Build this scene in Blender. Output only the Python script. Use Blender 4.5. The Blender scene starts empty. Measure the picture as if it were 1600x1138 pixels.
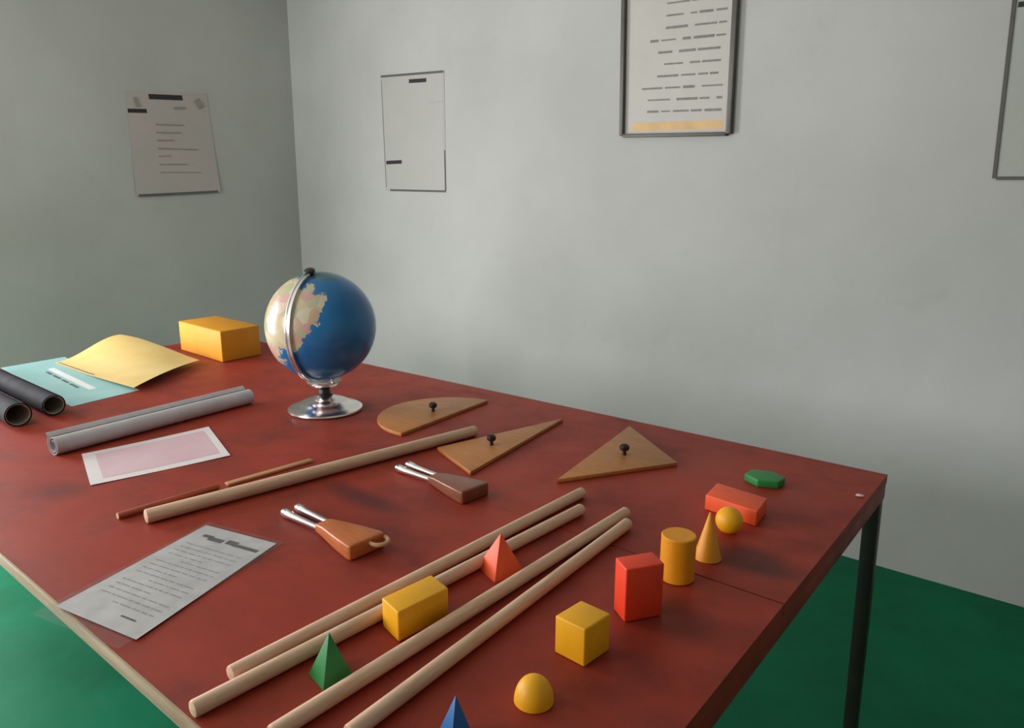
import bpy, bmesh, math, random
from mathutils import Vector, Matrix
random.seed(7)
PI = math.pi
sc = bpy.context.scene
COL = sc.collection

# ------------------------------------------------------------------ camera, world, light, exposure
cd = bpy.data.cameras.new('camera')
cam = bpy.data.objects.new('camera', cd); COL.objects.link(cam)
cd.sensor_fit = 'HORIZONTAL'; cd.sensor_width = 36.0; cd.lens = 25.162
cam.matrix_world = Matrix((
    (0.7794029, -0.1391631, 0.6108721, 0.3064732),
    (0.6265038, 0.1654760, -0.7616500, -1.8107584),
    (0.0049089, 0.9763459, 0.2161587, 1.3700000),
    (0, 0, 0, 1)))
cd.clip_start = 0.02
sc.camera = cam

w = bpy.data.worlds.new('world'); sc.world = w; w.use_nodes = True
w.node_tree.nodes['Background'].inputs[0].default_value = (0.72, 0.85, 1.0, 1)
w.node_tree.nodes['Background'].inputs[1].default_value = 1.0


def area(name, loc, rot, sx, sy, power, col):
    l = bpy.data.lights.new(name, 'AREA'); l.shape = 'RECTANGLE'; l.size = sx; l.size_y = sy
    l.energy = power; l.color = col
    o = bpy.data.objects.new(name, l); COL.objects.link(o); o.location = loc; o.rotation_euler = rot
    return o


# daylight entering through the doorway in the left wall; fill through an added window behind the camera
area('door_daylight', (-3.90, -1.80, 1.08), (0, -PI/2, 0), 2.0, 1.1, 130, (1.0, 0.98, 0.985))
area('added_window_fill', (-2.6, -4.22, 1.75), (PI/2, 0, 0), 1.8, 1.2, 88, (1.0, 0.98, 0.985))

vs = sc.view_settings
vs.view_transform = 'Standard'; vs.look = 'None'; vs.gamma = 1.0; vs.use_curve_mapping = False
vs.exposure = 0.0


# ------------------------------------------------------------------ material helpers
def srgb(r, g, b):
    f = lambda c: (c/255/12.92) if c/255 <= 0.04045 else ((c/255+0.055)/1.055)**2.4
    return (f(r), f(g), f(b), 1)


class NT:
    def __init__(s, name):
        s.m = bpy.data.materials.new(name); s.m.use_nodes = True
        s.t = s.m.node_tree; s.n = s.t.nodes; s.l = s.t.links
        s.b = s.n['Principled BSDF']

    def node(s, typ, **kw):
        n = s.n.new(typ)
        for k, v in kw.items():
            if k in n.inputs and not hasattr(n, k): n.inputs[k].default_value = v
            else: setattr(n, k, v)
        return n

    def put(s, a, b): s.l.new(a, b)

    def coord(s, which='Object'):
        return s.node('ShaderNodeTexCoord').outputs[which]

    def noise(s, scale, detail=3, rough=0.5, vec=None, stretch=None, which='Object'):
        v = vec or s.coord(which)
        if stretch:
            mp = s.node('ShaderNodeMapping'); mp.inputs['Scale'].default_value = stretch
            s.put(v, mp.inputs[0]); v = mp.outputs[0]
        n = s.node('ShaderNodeTexNoise'); n.inputs['Scale'].default_value = scale
        n.inputs['Detail'].default_value = detail; n.inputs['Roughness'].default_value = rough
        s.put(v, n.inputs['Vector'])
        return n.outputs['Fac']

    def ramp(s, fac, stops):
        r = s.node('ShaderNodeValToRGB'); e = r.color_ramp.elements
        while len(e) < len(stops): e.new(0.5)
        for i, (p, c) in enumerate(stops): e[i].position = p; e[i].color = c
        s.put(fac, r.inputs[0]); return r.outputs['Color']

    def mix(s, fac, a, b):
        m = s.node('ShaderNodeMix'); m.data_type = 'RGBA'
        for inp, v in ((m.inputs[0], fac), (m.inputs[6], a), (m.inputs[7], b)):
            if hasattr(v, 'links') or isinstance(v, bpy.types.NodeSocket): s.put(v, inp)
            else: inp.default_value = v
        return m.outputs[2]

    def bump(s, fac, strength, dist=0.002):
        b = s.node('ShaderNodeBump'); b.inputs['Strength'].default_value = strength
        b.inputs['Distance'].default_value = dist
        s.put(fac, b.inputs['Height']); s.put(b.outputs[0], s.b.inputs['Normal'])

    def math(s, op, a, b=0.0):
        m = s.node('ShaderNodeMath'); m.operation = op
        for i, v in enumerate((a, b)):
            if isinstance(v, bpy.types.NodeSocket): s.put(v, m.inputs[i])
            else: m.inputs[i].default_value = v
        return m.outputs[0]


def plain(name, c, rough=0.5, var=0.12, scale=12.0, metal=0.0, bump=0.08, spec=0.5):
    s = NT(name)
    dark = tuple(x*(1-var) for x in c[:3]) + (1,)
    lite = tuple(min(1, x*(1+var)) for x in c[:3]) + (1,)
    n = s.noise(scale, 4)
    s.put(s.ramp(n, [(0.3, dark), (0.7, lite)]), s.b.inputs['Base Color'])
    s.b.inputs['Roughness'].default_value = rough; s.b.inputs['Metallic'].default_value = metal
    s.b.inputs['Specular IOR Level'].default_value = spec
    if bump: s.bump(s.noise(scale*8, 3), bump, 0.001)
    return s.m


def wood(name, c1, c2, stretch, rough=0.5, scale=20):
    s = NT(name)
    n = s.noise(scale, 5, 0.6, stretch=stretch)
    s.put(s.ramp(n, [(0.3, c1), (0.7, c2)]), s.b.inputs['Base Color'])
    s.b.inputs['Roughness'].default_value = rough
    s.bump(n, 0.15, 0.001)
    return s.m


def wall_mat():
    s = NT('wall_paint')
    n1 = s.noise(1.1, 4, 0.55); n2 = s.noise(7, 5, 0.6)
    a = s.ramp(n1, [(0.32, srgb(178, 178, 174)), (0.68, srgb(192, 192, 189))])
    st = s.ramp(n2, [(0.62, (0, 0, 0, 1)), (0.85, (0.35, 0.35, 0.35, 1))])
    s.put(s.mix(st, a, srgb(160, 160, 148)), s.b.inputs['Base Color'])
    s.b.inputs['Roughness'].default_value = 0.75
    s.b.inputs['Specular IOR Level'].default_value = 0.2
    s.bump(s.noise(60, 4), 0.12, 0.002)
    return s.m


def floor_mat():
    s = NT('green_floor_paint')
    n1 = s.noise(1.6, 5, 0.6); n2 = s.noise(9, 5, 0.65)
    a = s.ramp(n1, [(0.3, srgb(6, 94, 62)), (0.7, srgb(10, 122, 84))])
    st = s.ramp(n2, [(0.6, (0, 0, 0, 1)), (0.8, (0.35, 0.35, 0.35, 1))])
    s.put(s.mix(st, a, srgb(74, 96, 56)), s.b.inputs['Base Color'])
    s.put(s.ramp(n2, [(0.3, (0.45,)*3+(1,)), (0.7, (0.6,)*3+(1,))]), s.b.inputs['Roughness'])
    s.b.inputs['Specular IOR Level'].default_value = 0.13
    s.bump(s.noise(22, 4), 0.15, 0.004)
    return s.m


def table_mat():
    s = NT('red_table_paint')
    co = s.coord('Object')
    n1 = s.noise(2.6, 5, 0.6, vec=co); n2 = s.noise(6, 6, 0.65, vec=co); n3 = s.noise(30, 4, 0.6, vec=co, stretch=(0.25, 1, 1))
    a = s.ramp(n1, [(0.3, srgb(136, 44, 28)), (0.7, srgb(166, 56, 36))])
    a = s.mix(s.ramp(n3, [(0.45, (0, 0, 0, 1)), (0.8, (0.25,)*3+(1,))]), a, srgb(118, 44, 34))
    st = s.ramp(n2, [(0.50, (0, 0, 0, 1)), (0.72, (0.6,)*3+(1,))])
    a = s.mix(st, a, srgb(88, 40, 36))
    # grimy patches where things were rubbed and spilt, plus the cylinder's cast shade painted in
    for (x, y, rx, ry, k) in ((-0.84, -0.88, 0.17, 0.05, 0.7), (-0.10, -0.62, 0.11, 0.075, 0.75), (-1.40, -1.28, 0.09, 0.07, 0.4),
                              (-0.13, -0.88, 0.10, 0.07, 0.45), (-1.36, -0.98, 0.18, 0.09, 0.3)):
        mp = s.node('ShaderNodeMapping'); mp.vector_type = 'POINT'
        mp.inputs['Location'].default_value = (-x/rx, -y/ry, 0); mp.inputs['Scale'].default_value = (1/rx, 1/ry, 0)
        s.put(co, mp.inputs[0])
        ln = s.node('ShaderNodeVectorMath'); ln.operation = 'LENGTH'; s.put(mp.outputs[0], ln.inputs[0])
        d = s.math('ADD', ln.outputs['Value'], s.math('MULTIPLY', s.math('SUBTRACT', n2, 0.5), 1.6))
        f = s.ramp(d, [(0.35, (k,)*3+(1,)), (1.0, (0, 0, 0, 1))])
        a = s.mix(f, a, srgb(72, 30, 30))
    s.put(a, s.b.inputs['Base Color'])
    s.put(s.ramp(n2, [(0.3, (0.46,)*3+(1,)), (0.7, (0.6,)*3+(1,))]), s.b.inputs['Roughness'])
    s.b.inputs['Specular IOR Level'].default_value = 0.3
    s.bump(n3, 0.08, 0.001)
    return s.m


def globe_mat():
    s = NT('globe_map')
    co = s.coord('Object')
    # land on the side towards the doorway: two big masses and a scatter of islands
    def blob(cx, cy, cz, r):
        v = s.node('ShaderNodeVectorMath'); v.operation = 'DISTANCE'; s.put(co, v.inputs[0]); v.inputs[1].default_value = (cx, cy, cz)
        return s.math('SUBTRACT', 1.0, s.math('DIVIDE', v.outputs['Value'], r))
    n = s.math('MULTIPLY', s.math('SUBTRACT', s.noise(17, 7, 0.68, vec=co), 0.5), 1.9)
    b = None
    for p in BLOBS:
        q = blob(*p); b = q if b is None else s.math('MAXIMUM', b, q)
    land = s.ramp(s.math('ADD', b, n), [(0.02, (0, 0, 0, 1)), (0.06, (1, 1, 1, 1))])
    vo = s.node('ShaderNodeTexVoronoi'); vo.inputs['Scale'].default_value = 30; s.put(co, vo.inputs['Vector'])
    sep = s.node('ShaderNodeSeparateColor'); s.put(vo.outputs['Color'], sep.inputs[0])
    cc = s.ramp(sep.outputs[0], [(0.0, srgb(206, 192, 158)), (0.35, srgb(196, 178, 138)), (0.55, srgb(200, 156, 148)), (0.72, srgb(212, 202, 176)), (0.9, srgb(176, 178, 140))])
    sea = s.ramp(s.noise(5, 4, vec=co), [(0.3, srgb(24, 92, 150)), (0.7, srgb(44, 124, 182))])
    a = s.mix(land, sea, cc)
    # dark polar cap
    sp = s.node('ShaderNodeSeparateXYZ'); s.put(co, sp.inputs[0])
    cap = s.ramp(s.math('ADD', s.math('MULTIPLY', sp.outputs[2], 5.5), s.math('MULTIPLY', n, 0.15)), [(0.78, (0, 0, 0, 1)), (0.82, (0.8,)*3+(1,))])
    a = s.mix(cap, a, srgb(70, 110, 110))
    s.put(a, s.b.inputs['Base Color']); s.b.inputs['Roughness'].default_value = 0.22
    return s.m


def clear_plastic():
    s = NT('clear_plastic')
    t = s.node('ShaderNodeBsdfTransparent'); g = s.node('ShaderNodeBsdfGlossy'); g.inputs['Roughness'].default_value = 0.2
    m = s.node('ShaderNodeMixShader')
    s.put(s.math('MULTIPLY', s.noise(30, 3), 0.22), m.inputs[0])
    s.put(t.outputs[0], m.inputs[1]); s.put(g.outputs[0], m.inputs[2])
    s.put(m.outputs[0], s.n['Material Output'].inputs[0])
    return s.m


def poster_paper(name, c, tint, rough=0.55):
    s = NT(name)
    n = s.noise(5, 4, 0.6)
    s.put(s.ramp(n, [(0.35, c), (0.7, tint)]), s.b.inputs['Base Color'])
    s.b.inputs['Roughness'].default_value = rough
    s.bump(s.noise(9, 3), 0.1, 0.003)
    return s.m


# ------------------------------------------------------------------ mesh helpers
def link(name, me, mat=None, parent=None, loc=(0, 0, 0), rotz=0.0, smooth=False):
    o = bpy.data.objects.new(name, me); COL.objects.link(o)
    if mat: me.materials.append(mat)
    if parent: o.parent = parent
    o.location = loc; o.rotation_euler = (0, 0, rotz)
    if smooth:
        for p in me.polygons: p.use_smooth = True
        try: me.set_sharp_from_angle(angle=math.radians(38))
        except Exception: pass
    return o


def from_bm(name, bm, mat=None, parent=None, loc=(0, 0, 0), rotz=0.0, smooth=False, bevel=0.0, seg=2):
    bmesh.ops.recalc_face_normals(bm, faces=bm.faces)
    if bevel:
        bmesh.ops.bevel(bm, geom=[e for e in bm.edges if e.calc_face_angle(0) > 0.3], offset=bevel, segments=seg, profile=0.5, affect='EDGES')
    me = bpy.data.meshes.new(name); bm.to_mesh(me); bm.free()
    return link(name, me, mat, parent, loc, rotz, smooth)


def add_box(bm, x0, x1, y0, y1, z0, z1):
    v = [bm.verts.new(p) for p in ((x0, y0, z0), (x1, y0, z0), (x1, y1, z0), (x0, y1, z0), (x0, y0, z1), (x1, y0, z1), (x1, y1, z1), (x0, y1, z1))]
    for f in ((0, 3, 2, 1), (4, 5, 6, 7), (0, 1, 5, 4), (1, 2, 6, 5), (2, 3, 7, 6), (3, 0, 4, 7)): bm.faces.new([v[i] for i in f])


def box(name, x0, x1, y0, y1, z0, z1, mat, parent=None, loc=(0, 0, 0), rotz=0.0, bevel=0.0, seg=2):
    bm = bmesh.new(); add_box(bm, x0, x1, y0, y1, z0, z1)
    return from_bm(name, bm, mat, parent, loc, rotz, smooth=bevel > 0, bevel=bevel, seg=seg)


def prism_bm(pts, z0, z1, top=None):
    """upright prism over polygon pts; top = other polygon for a taper, or a point for a pyramid"""
    bm = bmesh.new(); n = len(pts)
    a = [bm.verts.new((p[0], p[1], z0)) for p in pts]
    bm.faces.new(a[::-1])
    if top is not None and len(top) == 2 and not hasattr(top[0], '__len__'):
        t = bm.verts.new((top[0], top[1], z1))
        for i in range(n): bm.faces.new((a[i], a[(i+1) % n], t))
    else:
        tp = top or pts
        b = [bm.verts.new((p[0], p[1], z1)) for p in tp]
        bm.faces.new(b)
        for i in range(n): bm.faces.new((a[i], a[(i+1) % n], b[(i+1) % n], b[i]))
    return bm


def lathe_bm(prof, seg=40):
    bm = bmesh.new(); rings = []
    for r, z in prof:
        if r < 1e-6: rings.append([bm.verts.new((0, 0, z))])
        else: rings.append([bm.verts.new((r*math.cos(2*PI*i/seg), r*math.sin(2*PI*i/seg), z)) for i in range(seg)])
    for a, b in zip(rings, rings[1:]):
        for i in range(seg):
            j = (i+1) % seg
            if len(a) == 1 and len(b) == 1: continue
            if len(a) == 1: bm.faces.new((a[0], b[j], b[i]))
            elif len(b) == 1: bm.faces.new((a[i], a[j], b[0]))
            else: bm.faces.new((a[i], a[j], b[j], b[i]))
    for R in (rings[0], rings[-1]):
        if len(R) > 1: bm.faces.new(R)
    return bm


def orient(bm, p0, p1):
    """map local z axis (from 0) onto p0->p1"""
    d = (Vector(p1)-Vector(p0))
    q = Vector((0, 0, 1)).rotation_difference(d.normalized())
    bmesh.ops.transform(bm, matrix=Matrix.Translation(p0) @ q.to_matrix().to_4x4(), verts=bm.verts)
    return bm


def tube_bm(path, r, seg=10, radii=None):
    bm = bmesh.new(); rings = []; P = [Vector(p) for p in path]
    for i, p in enumerate(P):
        d = (P[min(i+1, len(P)-1)]-P[max(i-1, 0)]).normalized()
        s = d.orthogonal().normalized() if i == 0 else (prev - d*prev.dot(d)).normalized()
        prev = s; t = d.cross(s); rr = radii[i] if radii else r
        rings.append([bm.verts.new(p + s*rr*math.cos(2*PI*k/seg) + t*rr*math.sin(2*PI*k/seg)) for k in range(seg)])
    for a, b in zip(rings, rings[1:]):
        for k in range(seg): bm.faces.new((a[k], a[(k+1) % seg], b[(k+1) % seg], b[k]))
    bm.faces.new(rings[0][::-1]); bm.faces.new(rings[-1])
    return bm


def sheet(name, c, hfun, thick, mat, parent=None, n=(18, 12), loc=(0, 0, 0)):
    """bilinear sheet over corners c = (u0v0, u1v0, u1v1, u0v1); hfun(u, v) lifts it; closed slab"""
    bm = bmesh.new(); nu, nv = n
    def P(u, v, dz):
        x = (1-u)*(1-v)*c[0][0] + u*(1-v)*c[1][0] + u*v*c[2][0] + (1-u)*v*c[3][0]
        y = (1-u)*(1-v)*c[0][1] + u*(1-v)*c[1][1] + u*v*c[2][1] + (1-u)*v*c[3][1]
        return (x, y, hfun(u, v)+dz)
    T = [[bm.verts.new(P(i/nu, j/nv, thick)) for j in range(nv+1)] for i in range(nu+1)]
    B = [[bm.verts.new(P(i/nu, j/nv, 0)) for j in range(nv+1)] for i in range(nu+1)]
    for i in range(nu):
        for j in range(nv):
            bm.faces.new((T[i][j], T[i+1][j], T[i+1][j+1], T[i][j+1]))
            bm.faces.new((B[i][j], B[i][j+1], B[i+1][j+1], B[i+1][j]))
    for i in range(nu):
        bm.faces.new((B[i][0], B[i+1][0], T[i+1][0], T[i][0])); bm.faces.new((T[i][nv], T[i+1][nv], B[i+1][nv], B[i][nv]))
    for j in range(nv):
        bm.faces.new((T[0][j], T[0][j+1], B[0][j+1], B[0][j])); bm.faces.new((B[nu][j], B[nu][j+1], T[nu][j+1], T[nu][j]))
    return from_bm(name, bm, mat, parent, loc, smooth=True)


def strips(name, c, hfun, rects, mat, parent, lift, loc=(0, 0, 0)):
    """flat ink marks (u0,u1,v0,v1) printed on the same bilinear sheet"""
    bm = bmesh.new()
    def P(u, v):
        x = (1-u)*(1-v)*c[0][0] + u*(1-v)*c[1][0] + u*v*c[2][0] + (1-u)*v*c[3][0]
        y = (1-u)*(1-v)*c[0][1] + u*(1-v)*c[1][1] + u*v*c[2][1] + (1-u)*v*c[3][1]
        return (x, y, hfun(u, v)+lift)
    for u0, u1, v0, v1 in rects:
        k = max(1, int((u1-u0)*14))
        for i in range(k):
            a, b = u0+(u1-u0)*i/k, u0+(u1-u0)*(i+1)/k
            bm.faces.new([bm.verts.new(P(*q)) for q in ((a, v0), (b, v0), (b, v1), (a, v1))])
    return from_bm(name, bm, mat, parent, loc)


def words(u0, u1, v, h, rnd, wmin=0.03, wmax=0.1, gap=0.018):
    out = []; u = u0
    while u < u1-0.01:
        w_ = min(rnd.uniform(wmin, wmax), u1-u)
        out.append((u, u+w_, v, v+h)); u += w_+gap
    return out


def tag(o, label=None, cat=None, group=None, kind=None):
    if label: o['label'] = label
    if cat: o['category'] = cat
    if group: o['group'] = group
    if kind: o['kind'] = kind
    return o


def empty(name, loc, rotz, label, cat, group=None):
    o = bpy.data.objects.new(name, None); COL.objects.link(o); o.location = loc; o.rotation_euler = (0, 0, rotz)
    o.empty_display_size = 0.05
    return tag(o, label, cat, group)


# ------------------------------------------------------------------ materials
BLOBS = [(0.062, -0.130, 0.074, 0.080), (-0.011, -0.161, 0.028, 0.085), (-0.062, -0.138, -0.040, 0.070), (-0.05, -0.12, 0.10, 0.10), (-0.13, -0.09, 0.02, 0.10), (0.050, -0.154, -0.008, 0.046), (0.075, -0.138, 0.035, 0.050)]
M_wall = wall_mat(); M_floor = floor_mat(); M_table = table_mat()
M_ceil = plain('ceiling_paint', srgb(205, 205, 198), 0.8, 0.03, 3)
M_edge = wood('worn_table_edge', srgb(176, 146, 118), srgb(206, 184, 158), (0.3, 4, 4), 0.5)
M_leg = plain('dark_leg_paint', srgb(30, 28, 22), 0.4, 0.25, 14)
M_yel = plain('yellow_foam', srgb(240, 170, 8), 0.5, 0.05, 30)
M_yel2 = plain('yellow_ochre_foam', srgb(226, 146, 8), 0.5, 0.05, 30)
M_red = plain('orange_red_foam', srgb(232, 62, 26), 0.5, 0.06, 30)
M_orange = plain('orange_foam', srgb(238, 88, 40), 0.5, 0.06, 30)
M_green = plain('green_foam', srgb(40, 128, 62), 0.5, 0.06, 30)
M_blue = plain('blue_foam', srgb(22, 96, 160), 0.5, 0.06, 30)
M_ybox = plain('yellow_card', srgb(226, 152, 14), 0.6, 0.06, 12)
M_rod = wood('pale_rod_wood', srgb(206, 164, 134), srgb(226, 190, 162), (6, 0.6, 6), 0.5, 26)
M_board = wood('ply_board', srgb(168, 104, 50), srgb(186, 122, 62), (1, 5, 5), 0.42, 14)
M_knob = plain('dark_knob', srgb(34, 14, 10), 0.4, 0.2, 20)
M_tan = wood('tan_stick_wood', srgb(172, 122, 80), srgb(196, 146, 100), (6, 0.6, 6), 0.5)
M_rstick = wood('reddish_stick_wood', srgb(158, 74, 48), srgb(184, 92, 62), (6, 0.6, 6), 0.45)
M_cut = plain('pale_cut_wood', srgb(222, 160, 130), 0.6, 0.08, 30)
M_handle = wood('orange_handle_wood', srgb(176, 92, 44), srgb(198, 112, 58), (0.8, 6, 6), 0.38)
M_handle2 = wood('brown_handle_wood', srgb(116, 62, 40), srgb(136, 78, 52), (0.8, 6, 6), 0.35)
M_chrome = plain('chrome', (0.86, 0.82, 0.81, 1), 0.22, 0.04, 30, metal=1.0, bump=0.02)
M_loop = plain('pale_cord', srgb(190, 150, 112), 0.6, 0.1, 60)
M_neck = plain('dark_plastic', srgb(34, 32, 32), 0.35, 0.15, 20)
M_globe = globe_mat()
M_band = plain('meridian_metal', (0.70, 0.66, 0.66, 1), 0.28, 0.06, 30, metal=0.85, bump=0.02)
M_cyan = poster_paper('cyan_paper', srgb(150, 196, 196), srgb(168, 210, 208), 0.4)
M_ypap = poster_paper('yellow_paper', srgb(226, 192, 118), srgb(236, 206, 140), 0.45)
M_white = poster_paper('white_paper', srgb(206, 202, 204), srgb(218, 214, 214))
M_border = poster_paper('paper_border', srgb(226, 216, 216), srgb(232, 222, 222))
M_pink = poster_paper('pink_print', srgb(214, 176, 184), srgb(222, 192, 198))
M_ink = plain('grey_ink', srgb(96, 94, 92), 0.7, 0.1, 40, bump=0)
M_inkm = plain('faded_ink', srgb(126, 124, 118), 0.7, 0.15, 40, bump=0)
M_inkf = plain('faint_ink', srgb(150, 142, 138), 0.7, 0.1, 40, bump=0)
M_inkd = plain('dark_ink', srgb(44, 40, 40), 0.7, 0.1, 40, bump=0)
M_inkl = plain('pale_ink', srgb(176, 174, 174), 0.7, 0.05, 40, bump=0)
M_inkw = plain('white_ink', srgb(222, 224, 222), 0.7, 0.05, 40, bump=0)
M_roll = poster_paper('grey_sheet', srgb(186, 180, 184), srgb(208, 202, 206), 0.4)
M_black = plain('black_sheet', srgb(52, 52, 57), 0.8, 0.25, 20, spec=0.12)
M_liner = plain('pale_sheet_back', srgb(170, 160, 148), 0.6, 0.1, 20)
M_plastic = clear_plastic()
M_note = poster_paper('notice_paper', srgb(178, 178, 173), srgb(184, 180, 176))
M_notep = poster_paper('pinkish_notice_paper', srgb(178, 172, 167), srgb(188, 174, 170))
M_notew = poster_paper('cream_notice_paper', srgb(182, 180, 173), srgb(190, 186, 179))
M_noteg = poster_paper('grey_notice_paper', srgb(166, 170, 162), srgb(172, 176, 168))
M_frame = plain('dark_frame', srgb(86, 82, 76), 0.45, 0.1, 20)
M_bstrip = plain('orange_strip', srgb(212, 176, 122), 0.6, 0.14, 9)
M_chalk = plain('chalk', srgb(214, 190, 180), 0.8, 0.05, 40)

# ------------------------------------------------------------------ the room
XL, YB, XR, YF, ZC, TH = -3.84, 1.09, 3.2, -4.3, 2.95, 0.16
DY0, DY1, DZ = -2.40, -1.20, 2.1


def struct(o): o['kind'] = 'structure'; return o


struct(box('floor', XL-TH, XR+TH, YF-TH, YB+TH, -0.12, 0, M_floor))
struct(box('ceiling', XL-TH, XR+TH, YF-TH, YB+TH, ZC, ZC+0.12, M_ceil))
struct(box('wall_back', XL-TH, XR+TH, YB, YB+TH, 0, ZC, M_wall))
struct(box('wall_right', XR, XR+TH, YF, YB, 0, ZC, M_wall))
bm = bmesh.new()
add_box(bm, XL-TH, XL, YF, DY0, 0, ZC); add_box(bm, XL-TH, XL, DY1, YB, 0, ZC); add_box(bm, XL-TH, XL, DY0, DY1, DZ, ZC)
struct(from_bm('wall_left', bm, M_wall))
bm = bmesh.new()
WX0, WX1, WZ0, WZ1 = -3.6, -1.6, 1.1, 2.4
add_box(bm, XL-TH, WX0, YF-TH, YF, 0, ZC); add_box(bm, WX1, XR+TH, YF-TH, YF, 0, ZC)
add_box(bm, WX0, WX1, YF-TH, YF, 0, WZ0); add_box(bm, WX0, WX1, YF-TH, YF, WZ1, ZC)
struct(from_bm('wall_front', bm, M_wall))
bm = bmesh.new()                                    # door frame lining the opening
add_box(bm, XL-TH, XL+0.015, DY0, DY0+0.05, 0, DZ); add_box(bm, XL-TH, XL+0.015, DY1-0.05, DY1, 0, DZ); add_box(bm, XL-TH, XL+0.015, DY0+0.05, DY1-0.05, DZ-0.05, DZ)
struct(from_bm('door_1', bm, M_leg))
bm = bmesh.new()  # frame of the added fill window, out of view
for a, b in ((WX0, WX0+0.05), (WX1-0.05, WX1), (-2.625, -2.575)): add_box(bm, a, b, YF-0.1, YF-0.04, WZ0, WZ1)
for a, b in ((WZ0, WZ0+0.05), (WZ1-0.05, WZ1)): add_box(bm, WX0+0.05, WX1-0.05, YF-0.1, YF-0.04, a, b)
struct(from_bm('added_window_1', bm, M_leg))

# ------------------------------------------------------------------ table
ZT = 0.75
TX0, TY0 = -2.87, -1.462
tb = empty('table', (-1.43, -0.73, 0), 0, 'large red-painted table with dark legs standing clear of the wall', 'table')
ox, oy = 1.43, 0.73          # world -> table local


def tpart(name, x0, x1, y0, y1, z0, z1, mat, bevel=0.0):
    return box(name, x0+ox, x1+ox, y0+oy, y1+oy, z0, z1, mat, tb, bevel=bevel)


def board(pts):
    bm = prism_bm(pts, ZT-0.022, ZT)
    o = from_bm('board', bm, M_table, tb, (ox, oy, 0), smooth=False)
    return o


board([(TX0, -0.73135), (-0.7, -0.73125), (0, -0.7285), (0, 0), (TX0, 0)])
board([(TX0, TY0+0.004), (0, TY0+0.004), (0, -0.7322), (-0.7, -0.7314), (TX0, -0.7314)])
o = tpart('edge_strip', TX0, 0, TY0-0.002, TY0+0.004, ZT-0.022, ZT-0.0005, M_edge, 0.001)
o['label'] = 'pale worn edge strip'
for (x0, x1, y0, y1) in ((-0.0065, -0.0005, -1.40, -0.002), (TX0+0.001, TX0+0.022, -1.40, -0.002), (TX0+0.022, -0.0075, -0.022, -0.004), (TX0+0.022, -0.0075, -1.38, -1.36)):
    tpart('apron', x0, x1, y0, y1, ZT-0.060, ZT-0.022, M_table, 0.002)
def table_leg(x, y, splay):
    sq = lambda e, k: [(x+ox+e+k, y+oy+k), (x+ox+0.034+e-k, y+oy+k), (x+ox+0.034+e-k, y+oy+0.036-k), (x+ox+e+k, y+oy+0.036-k)]
    return from_bm('leg', prism_bm(sq(splay, 0.002), 0, ZT-0.0225, sq(0, 0)), M_leg, tb, smooth=True, bevel=0.003)


for lx in (-0.0365, TX0+0.026):
    for ly in (-0.0405, -1.355):
        table_leg(lx, ly, 0.012 if lx > -1 else -0.012)

# ------------------------------------------------------------------ far left: box, sheets, rolls
Z = ZT + 0.0004


def quad_box(name, near, left, right, h, mat, bevel, label, cat, group=None):
    """upright box from the near corner and the two neighbouring corners of its footprint"""
    n, l, r = Vector(near), Vector(left), Vector(right)
    f = l + (r-n)
    c = (l+r)/2
    pts = [tuple(p-c) for p in (n, r, f, l)]
    return tag(from_bm(name, prism_bm(pts, 0, h), mat, None, (c.x, c.y, Z), smooth=True, bevel=bevel, seg=3), label, cat, group)


o = quad_box('yellow_box', (-2.347, -0.353), (-2.728, -0.330), (-2.37, -0.166), 0.126, M_ybox, 0.004,
             'large yellow box at the far end of the table left of the globe', 'box')

flat = lambda u, v: 0.0
CY = ((-2.883, -0.953), (-2.110, -0.993), (-2.155, -0.765), (-2.92, -0.72))
LC = (-2.5, -0.82)
cy = lambda c, L: [(p[0]-L[0], p[1]-L[1]) for p in c]
hc = lambda u, v: 0.004*(1-u)**2
t = empty('cyan_sheet', (LC[0], LC[1], Z), 0, 'pale cyan printed sheet beside the black rolls, partly under the yellow sheet', 'paper')
sheet('paper', cy(CY, LC), hc, 0.0008, M_cyan, t)
rn = random.Random(3)
strips('printed_text', cy(CY, LC), hc, words(0.28, 0.74, 0.40, 0.045, rn, 0.06, 0.14, 0.02), M_ink, t, 0.0011)
strips('white_band', cy(CY, LC), hc, [(0.22, 0.80, 0.49, 0.60)], M_inkw, t, 0.0011)

YE = ((-2.823, -0.790), (-2.125, -0.795), (-2.38, -0.430), (-2.80, -0.545))
LY = (-2.6, -0.62)
def hy(u, v):
    a = 0.082*math.cos(PI/2*min(1, u*0.95))**1.3 * (v*v*(3-2*v))
    b = 0.020*max(0, u-0.45)/0.55*math.sin(PI*min(1, 0.25+0.6*v))
    return 0.0056 + a*1.0 + b
t = empty('yellow_sheet', (LY[0], LY[1], Z), 0, 'curled yellow sheet humped over the cyan sheet in front of the yellow box', 'paper')
sheet('paper', cy(YE, LY), hy, 0.0008, M_ypap, t, n=(30, 24))
strips('printed_text', cy(YE, LY), hy, [(0.02, 0.5, 0.03, 0.05)], M_ink, t, 0.0011)


def spiral_pts(r0, turns, pitch, a0, n=26, flap=0.0, sgn=1):          # flap: the free edge leans outwards
    pts = []
    N = int(n*turns)
    for i in range(N+1):
        a = a0 + sgn*2*PI*turns*i/N; r = r0 - pitch*(turns*i/N)
        pts.append((r*math.cos(a), r*math.sin(a)))
    if flap:
        dx, dy = pts[0][0]-pts[1][0], pts[0][1]-pts[1][1]; L = math.hypot(dx, dy)
        pts = [(pts[0][0]+0.75*flap, pts[0][1]+0.66*flap), (pts[0][0]+0.3*flap, pts[0][1]+0.4*flap)] + pts
    return pts


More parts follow.
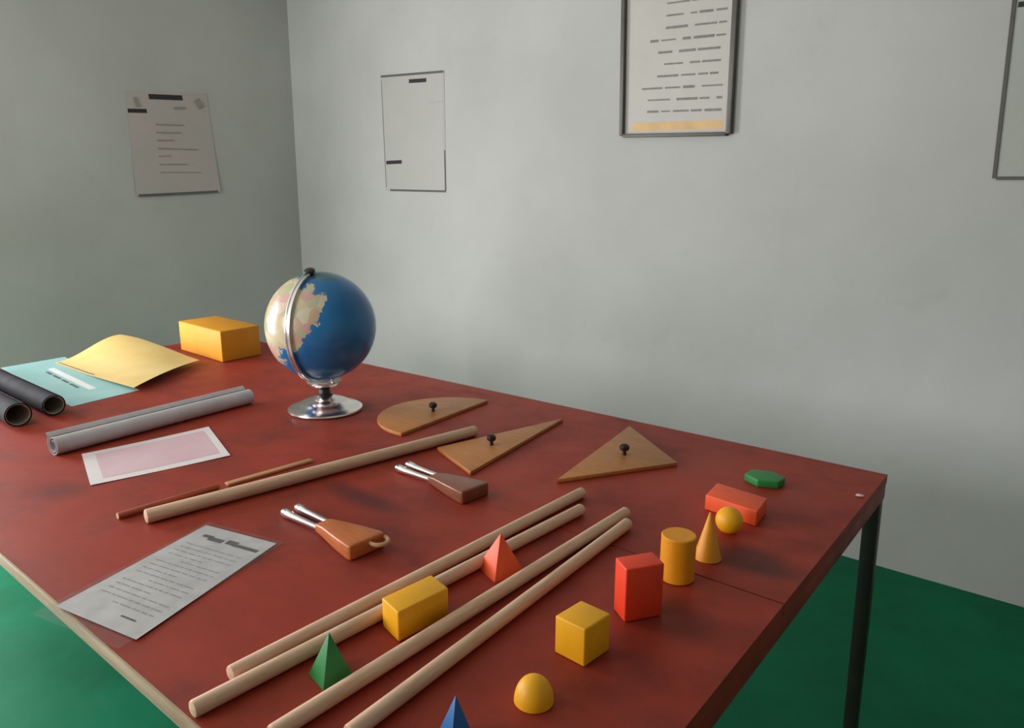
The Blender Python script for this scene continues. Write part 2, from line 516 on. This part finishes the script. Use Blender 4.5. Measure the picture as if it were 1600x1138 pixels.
def rolled(name, p0, p1, r, turns, pitch, a0, mat, thick, parent=None, flap=0.0, sgn=1):
    """sheet rolled into a spiral; local frame along p0->p1, resting height r"""
    d = Vector((p1[0]-p0[0], p1[1]-p0[1], 0)); L = d.length; d.normalize(); s = Vector((-d.y, d.x, 0))
    pts = spiral_pts(r, turns, pitch, a0, flap=flap, sgn=sgn)
    r = -min(p[1] for p in pts)
    bm = bmesh.new(); A = []; B = []
    n = len(pts)
    for k, (a, b) in enumerate(pts):
        nx, ny = -a, -b; q = math.hypot(nx, ny); nx, ny = nx/q*thick, ny/q*thick
        A.append([bm.verts.new(s*a + Vector((0, 0, b+r)) + d*x) for x in (0, L)])
        B.append([bm.verts.new(s*(a+nx) + Vector((0, 0, b+ny+r)) + d*x) for x in (0, L)])
    for k in range(n-1):
        bm.faces.new((A[k][0], A[k+1][0], A[k+1][1], A[k][1]))
        bm.faces.new((B[k][0], B[k][1], B[k+1][1], B[k+1][0]))
        for x in (0, 1): bm.faces.new((A[k][x], A[k+1][x], B[k+1][x], B[k][x]))
    for k in (0, n-1): bm.faces.new((A[k][0], A[k][1], B[k][1], B[k][0]))
    return from_bm(name, bm, mat, parent, (0, 0, 0) if parent else (p0[0], p0[1], Z), smooth=True)


t = empty('rolled_black_sheet', (-2.045, -1.062, Z), 0, 'black rolled-up sheet with a pale open end lying against the cyan sheet', 'roll')
rolled('outer_sheet', (0, 0), (-0.83, 0.012), 0.033, 1.25, 0.003, 2.2, M_black, 0.0015, t)
bm = bmesh.new()
for sgn in (0,): pass
o = rolled('pale_lining', (0.001, 0), (-0.80, 0.012), 0.0285, 1.1, 0.002, 2.2, M_liner, 0.001, t); o.location = (0, 0, 0.0045)
o['label'] = 'pale inner side of the roll'
t = empty('rolled_black_sheet', (-2.00, -1.168, Z), 0, 'black rolled-up sheet nearest the table edge at the left of the photo', 'roll')
rolled('outer_sheet', (0, 0), (-0.86, 0.01), 0.036, 1.25, 0.003, 2.0, M_black, 0.0015, t)
o = rolled('pale_lining', (0.001, 0), (-0.83, 0.01), 0.0315, 1.1, 0.002, 2.0, M_liner, 0.001, t); o.location = (0, 0, 0.0045)
o['label'] = 'pale inner side of the roll'

o = rolled('rolled_grey_chart', (-1.662, -1.198), (-1.722, -0.616), 0.028, 1.9, 0.008, 0.75, M_roll, 0.0012, flap=0.014, sgn=-1)
tag(o, 'pale grey rolled chart with a loose seam lying above the pink paper', 'roll')

PK = ((-1.612, -1.153), (-1.584, -0.831), (-1.316, -0.920), (-1.375, -1.225)); LP = (-1.47, -1.03)
hp = lambda u, v: 0.0015*(2*u-1)**2
t = empty('pink_sheet', (LP[0], LP[1], Z), 0, 'small pink sheet with a white border in front of the grey rolled chart', 'paper')
sheet('paper', cy(PK, LP), hp, 0.0006, M_border, t)
strips('pink_print', cy(PK, LP), hp, [(0.09, 0.94, 0.10, 0.88)], M_pink, t, 0.0009)

# ------------------------------------------------------------------ sticks and rods
def rod(name, p0, p1, r, mat, label, group=None, bev=0.003, z=None, seg=20):
    d = Vector((p1[0]-p0[0], p1[1]-p0[1])); L = d.length
    bm = lathe_bm([(0, 0), (r-bev, 0), (r-bev*0.3, bev*0.3), (r, bev), (r, L/2), (r, L-bev), (r-bev*0.3, L-bev*0.3), (r-bev, L), (0, L)], seg)
    bmesh.ops.rotate(bm, matrix=Matrix.Rotation(-PI/2, 3, 'X'), verts=bm.verts)      # along +y
    bmesh.ops.translate(bm, vec=(0, 0, r), verts=bm.verts)
    return tag(from_bm(name, bm, mat, None, (p0[0], p0[1], Z if z is None else z), math.atan2(-d.x, d.y), smooth=True), label, 'rod', group)


rod('wooden_rod', (-1.083, -1.236), (-0.950, -0.405), 0.0145, M_rod, 'thick pale wooden rod lying alone from the white sheet towards the triangles')
rod('wooden_rod', (-0.507, -1.391), (-0.487, -0.574), 0.0112, M_rod, 'pale wooden rod farthest from the table end in the group of four', 'four rods')
rod('wooden_rod', (-0.480, -1.457), (-0.440, -0.649), 0.0112, M_rod, 'pale wooden rod touching the yellow cuboid, its near end at the table edge', 'four rods')
rod('wooden_rod', (-0.367, -1.420), (-0.361, -0.604), 0.0112, M_rod, 'pale wooden rod in front of the green pyramid and orange pyramid', 'four rods')
rod('wooden_rod', (-0.297, -1.362), (-0.332, -0.648), 0.0112, M_rod, 'pale wooden rod nearest the yellow cube in the group of four', 'four rods')

o = rod('wooden_stick', (-1.146, -1.262), (-1.138, -1.052), 0.0068, M_rstick, 'thin reddish stick with a pale cut end just behind the thick rod', None, 0.0012)
o['category'] = 'stick'
bm = lathe_bm([(0, 0), (0.0062, 0), (0.0066, 0.0005), (0.0060, 0.0012), (0, 0.0012)], 18)
bmesh.ops.rotate(bm, matrix=Matrix.Rotation(-PI/2, 3, 'X'), verts=bm.verts); bmesh.ops.translate(bm, vec=(0, -0.0013, 0.0068), verts=bm.verts)
from_bm('cut_end', bm, M_cut, o, smooth=True)['label'] = 'pale cut end'
d = Vector((0.016, 0.217))
tag(box('flat_stick', -0.009, 0.009, 0, d.length, 0, 0.006, M_tan, None, (-1.143, -1.030, Z), math.atan2(-d.x, d.y), 0.0015),
    'thin tan flat stick behind the middle of the thick rod', 'stick')

# ------------------------------------------------------------------ laminated white sheet
WS = ((-0.982, -1.166), (-0.806, -1.124), (-0.696, -1.428), (-0.884, -1.467)); LW = (-0.84, -1.30)
SL = ((-0.990, -1.158), (-0.797, -1.114), (-0.690, -1.455), (-0.886, -1.500))
t = empty('laminated_sheet', (LW[0], LW[1], Z), 0, 'white printed sheet in a clear sleeve at the left edge of the table', 'paper')
hw = lambda u, v: 0.0008 + 0.0015*v*v
hs = lambda u, v: 0.0024 + 0.0016*v*v
sheet('paper', cy(WS, LW), hw, 0.0006, M_white, t, n=(10, 16))
rn = random.Random(5); R = []
for k in range(15):
    R += words(0.12 + (0.25 if k % 5 == 4 else 0), 0.88 - 0.3*(k % 4 == 3), 0.22+k*0.044, 0.009, rn, 0.04, 0.14, 0.02)
strips('printed_text', cy(WS, LW), hw, R, M_inkl, t, 0.0009)
strips('printed_heading', cy(WS, LW), hw, [(0.16, 0.30, 0.095, 0.125), (0.26, 0.46, 0.105, 0.145), (0.50, 0.64, 0.090, 0.135), (0.60, 0.93, 0.110, 0.140), (0.62, 0.80, 0.90, 0.912)], M_ink, t, 0.0009)
sheet('clear_sleeve', cy(SL, LW), hs, 0.0004, M_plastic, t, n=(8, 12))

# ------------------------------------------------------------------ globe
t = empty('globe', (-1.478, -0.507, Z), 0, 'blue school globe with cream land on a round chrome base', 'globe')
from_bm('base', lathe_bm([(0, 0), (0.108, 0), (0.113, 0.004), (0.112, 0.009), (0.099, 0.016), (0.089, 0.017), (0.075, 0.025), (0.060, 0.033), (0.052, 0.033), (0.038, 0.038), (0.026, 0.046), (0, 0.047)], 56), M_chrome, t, smooth=True)
from_bm('neck', lathe_bm([(0, 0.045), (0.024, 0.045), (0.025, 0.050), (0.018, 0.055), (0.016, 0.066), (0.022, 0.072), (0, 0.074)], 32), M_neck, t, smooth=True)
from_bm('cup', lathe_bm([(0, 0.072), (0.022, 0.073), (0.044, 0.080), (0.052, 0.089), (0.052, 0.093), (0.047, 0.092), (0.026, 0.084), (0, 0.082)], 44), M_chrome, t, smooth=True)
CZ, RG = 0.262, 0.163
tilt = math.radians(15); bdir = Vector((0.356, -0.934, 0)).normalized()
axis = (Vector((0, 0, 1))*math.cos(tilt) + bdir*math.sin(tilt)).normalized()
mid = (bdir*math.cos(tilt) - Vector((0, 0, 1))*math.sin(tilt)).normalized()
side = axis.cross(mid)
bm = bmesh.new(); bmesh.ops.create_uvsphere(bm, u_segments=64, v_segments=40, radius=RG)
sph = from_bm('sphere', bm, M_globe, t, (0, 0, CZ), smooth=True)
bm = bmesh.new(); rings = []
for i in range(61):                                   # flat meridian band with two raised rails
    a = -PI/2*1.05 + PI*1.05*i/60
    e = mid*math.cos(a) + axis*math.sin(a)
    prof = [(-0.008, RG+0.005), (-0.008, RG+0.010), (-0.005, RG+0.010), (-0.004, RG+0.007), (0.004, RG+0.007), (0.005, RG+0.010), (0.008, RG+0.010), (0.008, RG+0.005)]
    rings.append([bm.verts.new(e*r_ + side*s_) for s_, r_ in prof])
for a, b in zip(rings, rings[1:]):
    for k in range(8): bm.faces.new((a[k], a[(k+1) % 8], b[(k+1) % 8], b[k]))
bm.faces.new(rings[0]); bm.faces.new(rings[-1][::-1])
from_bm('meridian_arm', bm, M_band, t, (0, 0, CZ), smooth=True)
for sg, nm in ((1, 'pole_knob'), (-1, 'pole_pin')):
    bm = lathe_bm([(0, 0), (0.009, 0), (0.011, 0.004), (0.016, 0.008), (0.016, 0.016), (0.010, 0.020), (0, 0.021)] if sg == 1 else [(0, 0), (0.006, 0), (0.006, 0.014), (0, 0.016)], 24)
    orient(bm, axis*sg*(RG-0.001), axis*sg*(RG+0.05))
    from_bm(nm, bm, M_neck if sg == 1 else M_chrome, t, (0, 0, CZ), smooth=True)

# ------------------------------------------------------------------ drawing boards with knobs
def knob(parent, x, y, z0):
    bm = lathe_bm([(0, 0), (0.0055, 0), (0.005, 0.006), (0.005, 0.010), (0.0105, 0.013), (0.0125, 0.018), (0.0115, 0.024), (0.007, 0.028), (0, 0.029)], 24)
    return from_bm('knob', bm, M_knob, parent, (x, y, z0), smooth=True)


def plate(name, pts, k, label):
    c = Vector((sum(p[0] for p in pts)/len(pts), sum(p[1] for p in pts)/len(pts)))
    loc = [(p[0]-c.x, p[1]-c.y) for p in pts]
    t_ = empty(name, (c.x, c.y, Z), 0, label, name.replace('_', ' ') if name == 'protractor' else 'set square')
    from_bm('board', prism_bm(loc, 0, 0.010), M_board, t_, smooth=True, bevel=0.0015)
    o_ = knob(t_, k[0]-c.x, k[1]-c.y, 0.010); o_['label'] = 'dark turned knob'
    return t_


arc = [(-1.12-0.207*math.sin(PI*i/28)*1.0+0.014*0, -0.335-0.207*math.cos(PI*i/28)) for i in range(29)]
rot = lambda p: (-1.12 + (p[0]+1.12)*math.cos(0.10) - (p[1]+0.335)*math.sin(0.10), -0.335 + (p[0]+1.12)*math.sin(0.10) + (p[1]+0.335)*math.cos(0.10))
plate('protractor', [rot(p) for p in arc], (-1.184, -0.333), 'half-round wooden board protractor with a dark knob nearest the globe')
plate('set_square', [(-0.942, -0.561), (-0.759, -0.636), (-0.839, -0.140)], (-0.846, -0.458), 'long pointed wooden set square beyond the far end of the thick rod')
plate('set_square', [(-0.575, -0.546), (-0.412, -0.268), (-0.652, -0.080)], (-0.540, -0.303), 'broad wooden set square by the back edge, beyond the four rods')


# ------------------------------------------------------------------ two-pronged tools
def tool(loc, rz, hm, label, loop):
    t_ = empty('pronged_tool', (loc[0], loc[1], Z), rz, label, 'tool')
    for s_ in (-1, 1):
        y = 0.0155*s_
        path = [(0, y, 0.009), (0.003, y, 0.009), (0.010, y, 0.0096), (0.022, y, 0.0096), (0.036, y*0.98, 0.009), (0.09, y*0.9, 0.011), (0.17, y*0.8, 0.014)]
        from_bm('prong', tube_bm(path, 0, 14, [0.004, 0.0076, 0.0095, 0.0095, 0.0076, 0.0062, 0.0055]), M_chrome, t_, smooth=True)
    bm = bmesh.new(); secs = []
    for x, hw, z0, z1 in ((0.118, 0.018, 0.004, 0.020), (0.145, 0.021, 0.002, 0.024), (0.20, 0.032, 0.0, 0.027), (0.25, 0.040, 0.0, 0.029), (0.262, 0.039, 0.0, 0.029)):
        secs.append([bm.verts.new(p) for p in ((x, -hw, z0), (x, hw, z0), (x, hw, z1), (x, -hw, z1))])
    for a, b in zip(secs, secs[1:]):
        for k in range(4): bm.faces.new((a[k], a[(k+1) % 4], b[(k+1) % 4], b[k]))
    bm.faces.new(secs[0][::-1]); bm.faces.new(secs[-1])
    from_bm('handle', bm, hm, t_, smooth=True, bevel=0.004, seg=3)
    if loop:
        path = [(0.254, 0.004, 0.020)] + [(0.266+0.019*math.sin(a), 0.021-0.017*math.cos(a), 0.020) for a in [PI*i/14 for i in range(15)]] + [(0.254, 0.038, 0.020)]
        from_bm('cord_loop', tube_bm(path, 0.0042, 10), M_loop, t_, smooth=True)['label'] = 'pale cord loop'
    return t_


tool((-0.905, -1.028), -0.05, M_handle, 'two chrome prongs in an orange wooden handle with a pale loop, near the white sheet', True)
tool((-0.916, -0.710), -0.09, M_handle2, 'two chrome prongs in a dark brown handle, beside the long pointed set square', False)


# ------------------------------------------------------------------ the coloured solids
def pyramid(near, left, right, h, mat, label):
    n, l, r = Vector(near), Vector(left), Vector(right); f = l+(r-n); c = (l+r)/2
    return tag(from_bm('pyramid_block', prism_bm([tuple(p-c) for p in (n, r, f, l)], 0, h, (0.0, 0.0)), mat, None, (c.x, c.y, Z), smooth=True, bevel=0.0006), label, 'block')


pyramid((-0.400, -0.974), (-0.460, -0.952), (-0.380, -0.915), 0.070, M_orange, 'small orange pyramid between the rods, beyond the yellow cuboid')
pyramid((-0.396, -1.325), (-0.440, -1.316), (-0.387, -1.281), 0.066, M_green, 'small green pyramid between the rods, nearer than the yellow cuboid')
pyramid((-0.184, -1.309), (-0.222, -1.296), (-0.172, -1.272), 0.0665, M_blue, 'blue pyramid cut off by the bottom of the photo')
quad_box('cuboid_block', (-0.399, -1.190), (-0.448, -1.178), (-0.391, -1.094), 0.048, M_yel, 0.0025, 'yellow cuboid block lying between the rods, amid the green and orange pyramids', 'block')
quad_box('cube_block', (-0.159, -1.069), (-0.211, -1.066), (-0.153, -1.012), 0.058, M_yel, 0.0025, 'yellow cube beside the red upright block', 'block')
quad_box('upright_block', (-0.171, -0.939), (-0.204, -0.916), (-0.136, -0.885), 0.0885, M_red, 0.0022, 'tall red upright block between the yellow cube and the cylinder', 'block')
quad_box('flat_block', (-0.138, -0.481), (-0.253, -0.466), (-0.146, -0.402), 0.033, M_orange, 0.0025, 'low orange-red block behind the yellow ball', 'block')
R_ = 0.0292
tag(from_bm('cylinder_block', lathe_bm([(0, 0), (R_-0.002, 0), (R_, 0.002), (R_, 0.04), (R_, 0.078), (R_-0.002, 0.080), (0, 0.080)], 48), M_yel2, None, (-0.171, -0.763, Z), smooth=True),
    'upright yellow cylinder between the red block and the cone', 'block')
tag(from_bm('cone_block', lathe_bm([(0, 0), (0.0240, 0), (0.0247, 0.001), (0.0240, 0.003), (0.0018, 0.087), (0, 0.0885)], 48), M_yel2, None, (-0.160, -0.662, Z), smooth=True),
    'yellow cone standing beside the cylinder', 'block')
bm = bmesh.new(); bmesh.ops.create_uvsphere(bm, u_segments=40, v_segments=24, radius=0.026); bmesh.ops.translate(bm, vec=(0, 0, 0.026), verts=bm.verts)
tag(from_bm('ball', bm, M_yel, None, (-0.171, -0.540, Z), smooth=True), 'yellow ball resting in front of the low orange-red block', 'ball')
rd, hd = 0.0258, 0.035
prof = [(0, 0), (rd-0.001, 0), (rd, 0.0012)] + [(rd*math.cos(a)**0.9, hd*math.sin(a)) for a in [0.08+1.48*i/14 for i in range(14)]] + [(0, hd)]
tag(from_bm('dome_block', lathe_bm(prof, 44), M_yel, None, (-0.172, -1.166, Z), smooth=True), 'small yellow dome nearest the bottom of the photo', 'block')
hexa = [(0.046*math.cos(0.46+PI/3*k), 0.038*math.sin(0.46+PI/3*k)) for k in range(6)]
tag(from_bm('hexagonal_block', prism_bm(hexa, 0, 0.018), M_green, None, (-0.209, -0.238, Z), 0.0, smooth=True, bevel=0.0025, seg=3), 'flat green six-sided block beside the low orange-red block', 'block')
bm = bmesh.new(); bmesh.ops.create_icosphere(bm, subdivisions=2, radius=1)
for v in bm.verts: v.co = Vector((v.co.x*0.0085, v.co.y*0.005, max(-0.7, v.co.z)*0.0035)) * (1+0.12*math.sin(9*v.co.x+5*v.co.y))
bmesh.ops.translate(bm, vec=(0, 0, 0.0035*0.8), verts=bm.verts)
tag(from_bm('chalk_bit', bm, M_chalk, None, (-0.018, -0.186, Z), 0.3, smooth=True), 'tiny pale chip of chalk at the back right corner of the table', 'chalk')


# ------------------------------------------------------------------ papers and frames on the walls
def wall_thing(name, wall, origin, label, cat):
    """Empty on the wall: local x runs right along the wall as seen from the room, local y up, local z out of the wall"""
    o_ = bpy.data.objects.new(name, None); COL.objects.link(o_); o_.empty_display_size = 0.05
    if wall == 'back': o_.location = (origin[0], YB-0.0005, origin[1]); o_.rotation_euler = (PI/2, 0, 0)
    else: o_.location = (XL+0.0005, origin[0], origin[1]); o_.rotation_euler = (PI/2, 0, PI/2)
    return tag(o_, label, cat)


def wmark(name, parent, quads, z, mat):
    bm_ = bmesh.new()
    for q in quads: bm_.faces.new([bm_.verts.new((p[0], p[1], z)) for p in q])
    me = bpy.data.meshes.new(name); bm_.to_mesh(me); bm_.free()
    return link(name, me, mat, parent)


def line(a, b, wd):
    a, b = Vector(a), Vector(b); n = Vector((-(b-a).y, (b-a).x)).normalized()*wd/2
    return [tuple(a-n), tuple(b-n), tuple(b+n), tuple(a+n)]


# notice on the left wall (local x = world y - 0.28, local y = world z - 1.70)
t = wall_thing('wall_notice', 'left', (0.28, 1.70), 'faint pinkish paper notice with a dark title stuck on the left wall', 'notice')
q = [(-0.233, -0.292), (0.262, -0.260), (0.225, 0.300), (-0.234, 0.262)]
sheet('paper', [q[0], q[1], q[2], q[3]], lambda u, v: 0.0005 + 0.006*(1-v)**3, 0.0008, M_notep, t, n=(8, 10))
wmark('printed_title', t, [line((-0.112, 0.243), (0.078, 0.257), 0.027), line((-0.256+0.024, 0.158), (-0.130, 0.166), 0.021)], 0.0022, M_inkd)
rn = random.Random(9)
Q = []
for k in range(9):
    y = 0.10-k*0.043
    Q.append(line((-0.09, y), (0.0+rn.uniform(-0.02, 0.17), y+0.008), 0.007))
wmark('printed_text', t, Q + [line((0.16, 0.225), (0.19, 0.245), 0.05), line((-0.19, 0.205), (-0.17, 0.21), 0.05), line((0.02, 0.195), (0.09, 0.205), 0.012)], 0.0045, M_inkf)
wmark('lower_edge_line', t, [line((-0.225, -0.286), (0.245, -0.256), 0.013)], 0.0078, M_ink)

# grey bordered paper on the back wall
t = wall_thing('wall_notice', 'back', (-2.735, 1.76), 'pale paper notice with a thin dark border on the back wall above the globe', 'notice')
q = [(-0.240, -0.308), (0.250, -0.320), (0.248, 0.302), (-0.252, 0.326)]
sheet('paper', q, lambda u, v: 0.0005, 0.0008, M_note, t, n=(6, 8))
wmark('printed_border', t, [line((-0.250, 0.322), (0.245, 0.298), 0.012), line((-0.20, -0.305), (0.248, -0.316), 0.011), line((0.246, -0.312), (0.244, -0.10), 0.009), line((-0.232, -0.29), (-0.246, 0.30), 0.004)], 0.0018, M_ink)
wmark('printed_marks', t, [line((-0.02, 0.275), (0.115, 0.268), 0.020), line((-0.226, -0.150), (-0.095, -0.150), 0.020)], 0.0018, M_inkd)
wmark('pale_rules', t, [line((0.13, 0.152), (0.238, 0.148), 0.012), line((0.236, -0.1), (0.240, 0.29), 0.005)], 0.0018, M_inkl)

# framed notice, high on the back wall
FX, FZ = -1.155, 2.03
t = wall_thing('framed_notice', 'back', (FX, FZ), 'dark framed cream notice with rows of writing, high on the back wall', 'picture frame')
q = [(-0.236, -0.356), (0.256, -0.374), (0.246, 0.32), (-0.252, 0.34)]
FT = 0.026
def bar(a, b, wd, z0, z1, mat, nm):
    bm_ = prism_bm(line(a, b, wd), z0, z1)
    return from_bm(nm, bm_, mat, t, smooth=True, bevel=0.0015)
bar(q[0], q[3], 0.017, 0.001, FT, M_frame, 'frame_bar'); bar(q[1], q[2], 0.020, 0.001, FT, M_frame, 'frame_bar')
bar((q[0][0]+0.009, q[0][1]), (q[1][0]-0.011, q[1][1]), 0.014, 0.001, FT, M_frame, 'frame_bar'); bar((q[3][0]+0.009, q[3][1]), (q[2][0]-0.011, q[2][1]), 0.016, 0.001, FT, M_frame, 'frame_bar')
ins = [(-0.227, -0.348), (0.245, -0.366), (0.235, 0.311), (-0.243, 0.331)]
sheet('paper', ins, flat, 0.006, M_notew, t, n=(2, 2))
wmark('coloured_strip', t, [[(-0.19, -0.338), (0.225, -0.352), (0.225, -0.318), (-0.19, -0.304)]], 0.0065, M_bstrip)
rn = random.Random(4); Q = []
for k in range(13):
    y = -0.268 + k*0.047
    x = -0.15 + rn.choice((0, 0.03, 0.07, 0.10))
    while x < 0.20:
        wd = rn.uniform(0.03, 0.11); x2 = min(x+wd, 0.215)
        Q.append(line((x, y-0.022*x*2), (x2, y-0.022*x2*2), rn.uniform(0.006, 0.011))); x = x2+rn.choice((0.008, 0.012, 0.03))
wmark('printed_text', t, Q, 0.0065, M_inkm)

# large bordered sheet at the right edge of the photograph
t = wall_thing('bordered_chart', 'back', (0.34, 1.85), 'grey chart with a dark outline on the back wall, right of the framed notice', 'chart')
q = [(-0.322, -0.384), (0.34, -0.395), (0.32, 0.46), (-0.345, 0.47)]
sheet('paper', q, flat, 0.002, M_noteg, t, n=(2, 2))
def rail(a, b, wd):
    return from_bm('border_strip', prism_bm(line(a, b, wd), 0.002, 0.006), M_frame, t)
rail(q[0], q[3], 0.011); rail((q[0][0]+0.006, q[0][1]), (q[1][0]-0.006, q[1][1]), 0.011); rail(q[1], q[2], 0.011); rail((q[3][0]+0.006, q[3][1]), (q[2][0]-0.006, q[2][1]), 0.011)
wmark('printed_marks', t, [line((-0.325, 0.145), (-0.27, 0.142), 0.016), line((-0.24, 0.14), (0.1, 0.135), 0.016)], 0.0025, M_inkd)

for o in list(COL.objects):                              # runs of print too small to pick apart
    if o.name.split('.')[0] in ('printed_text', 'printed_marks', 'printed_heading', 'printed_title', 'printed_border', 'pale_rules'): o['kind'] = 'stuff'
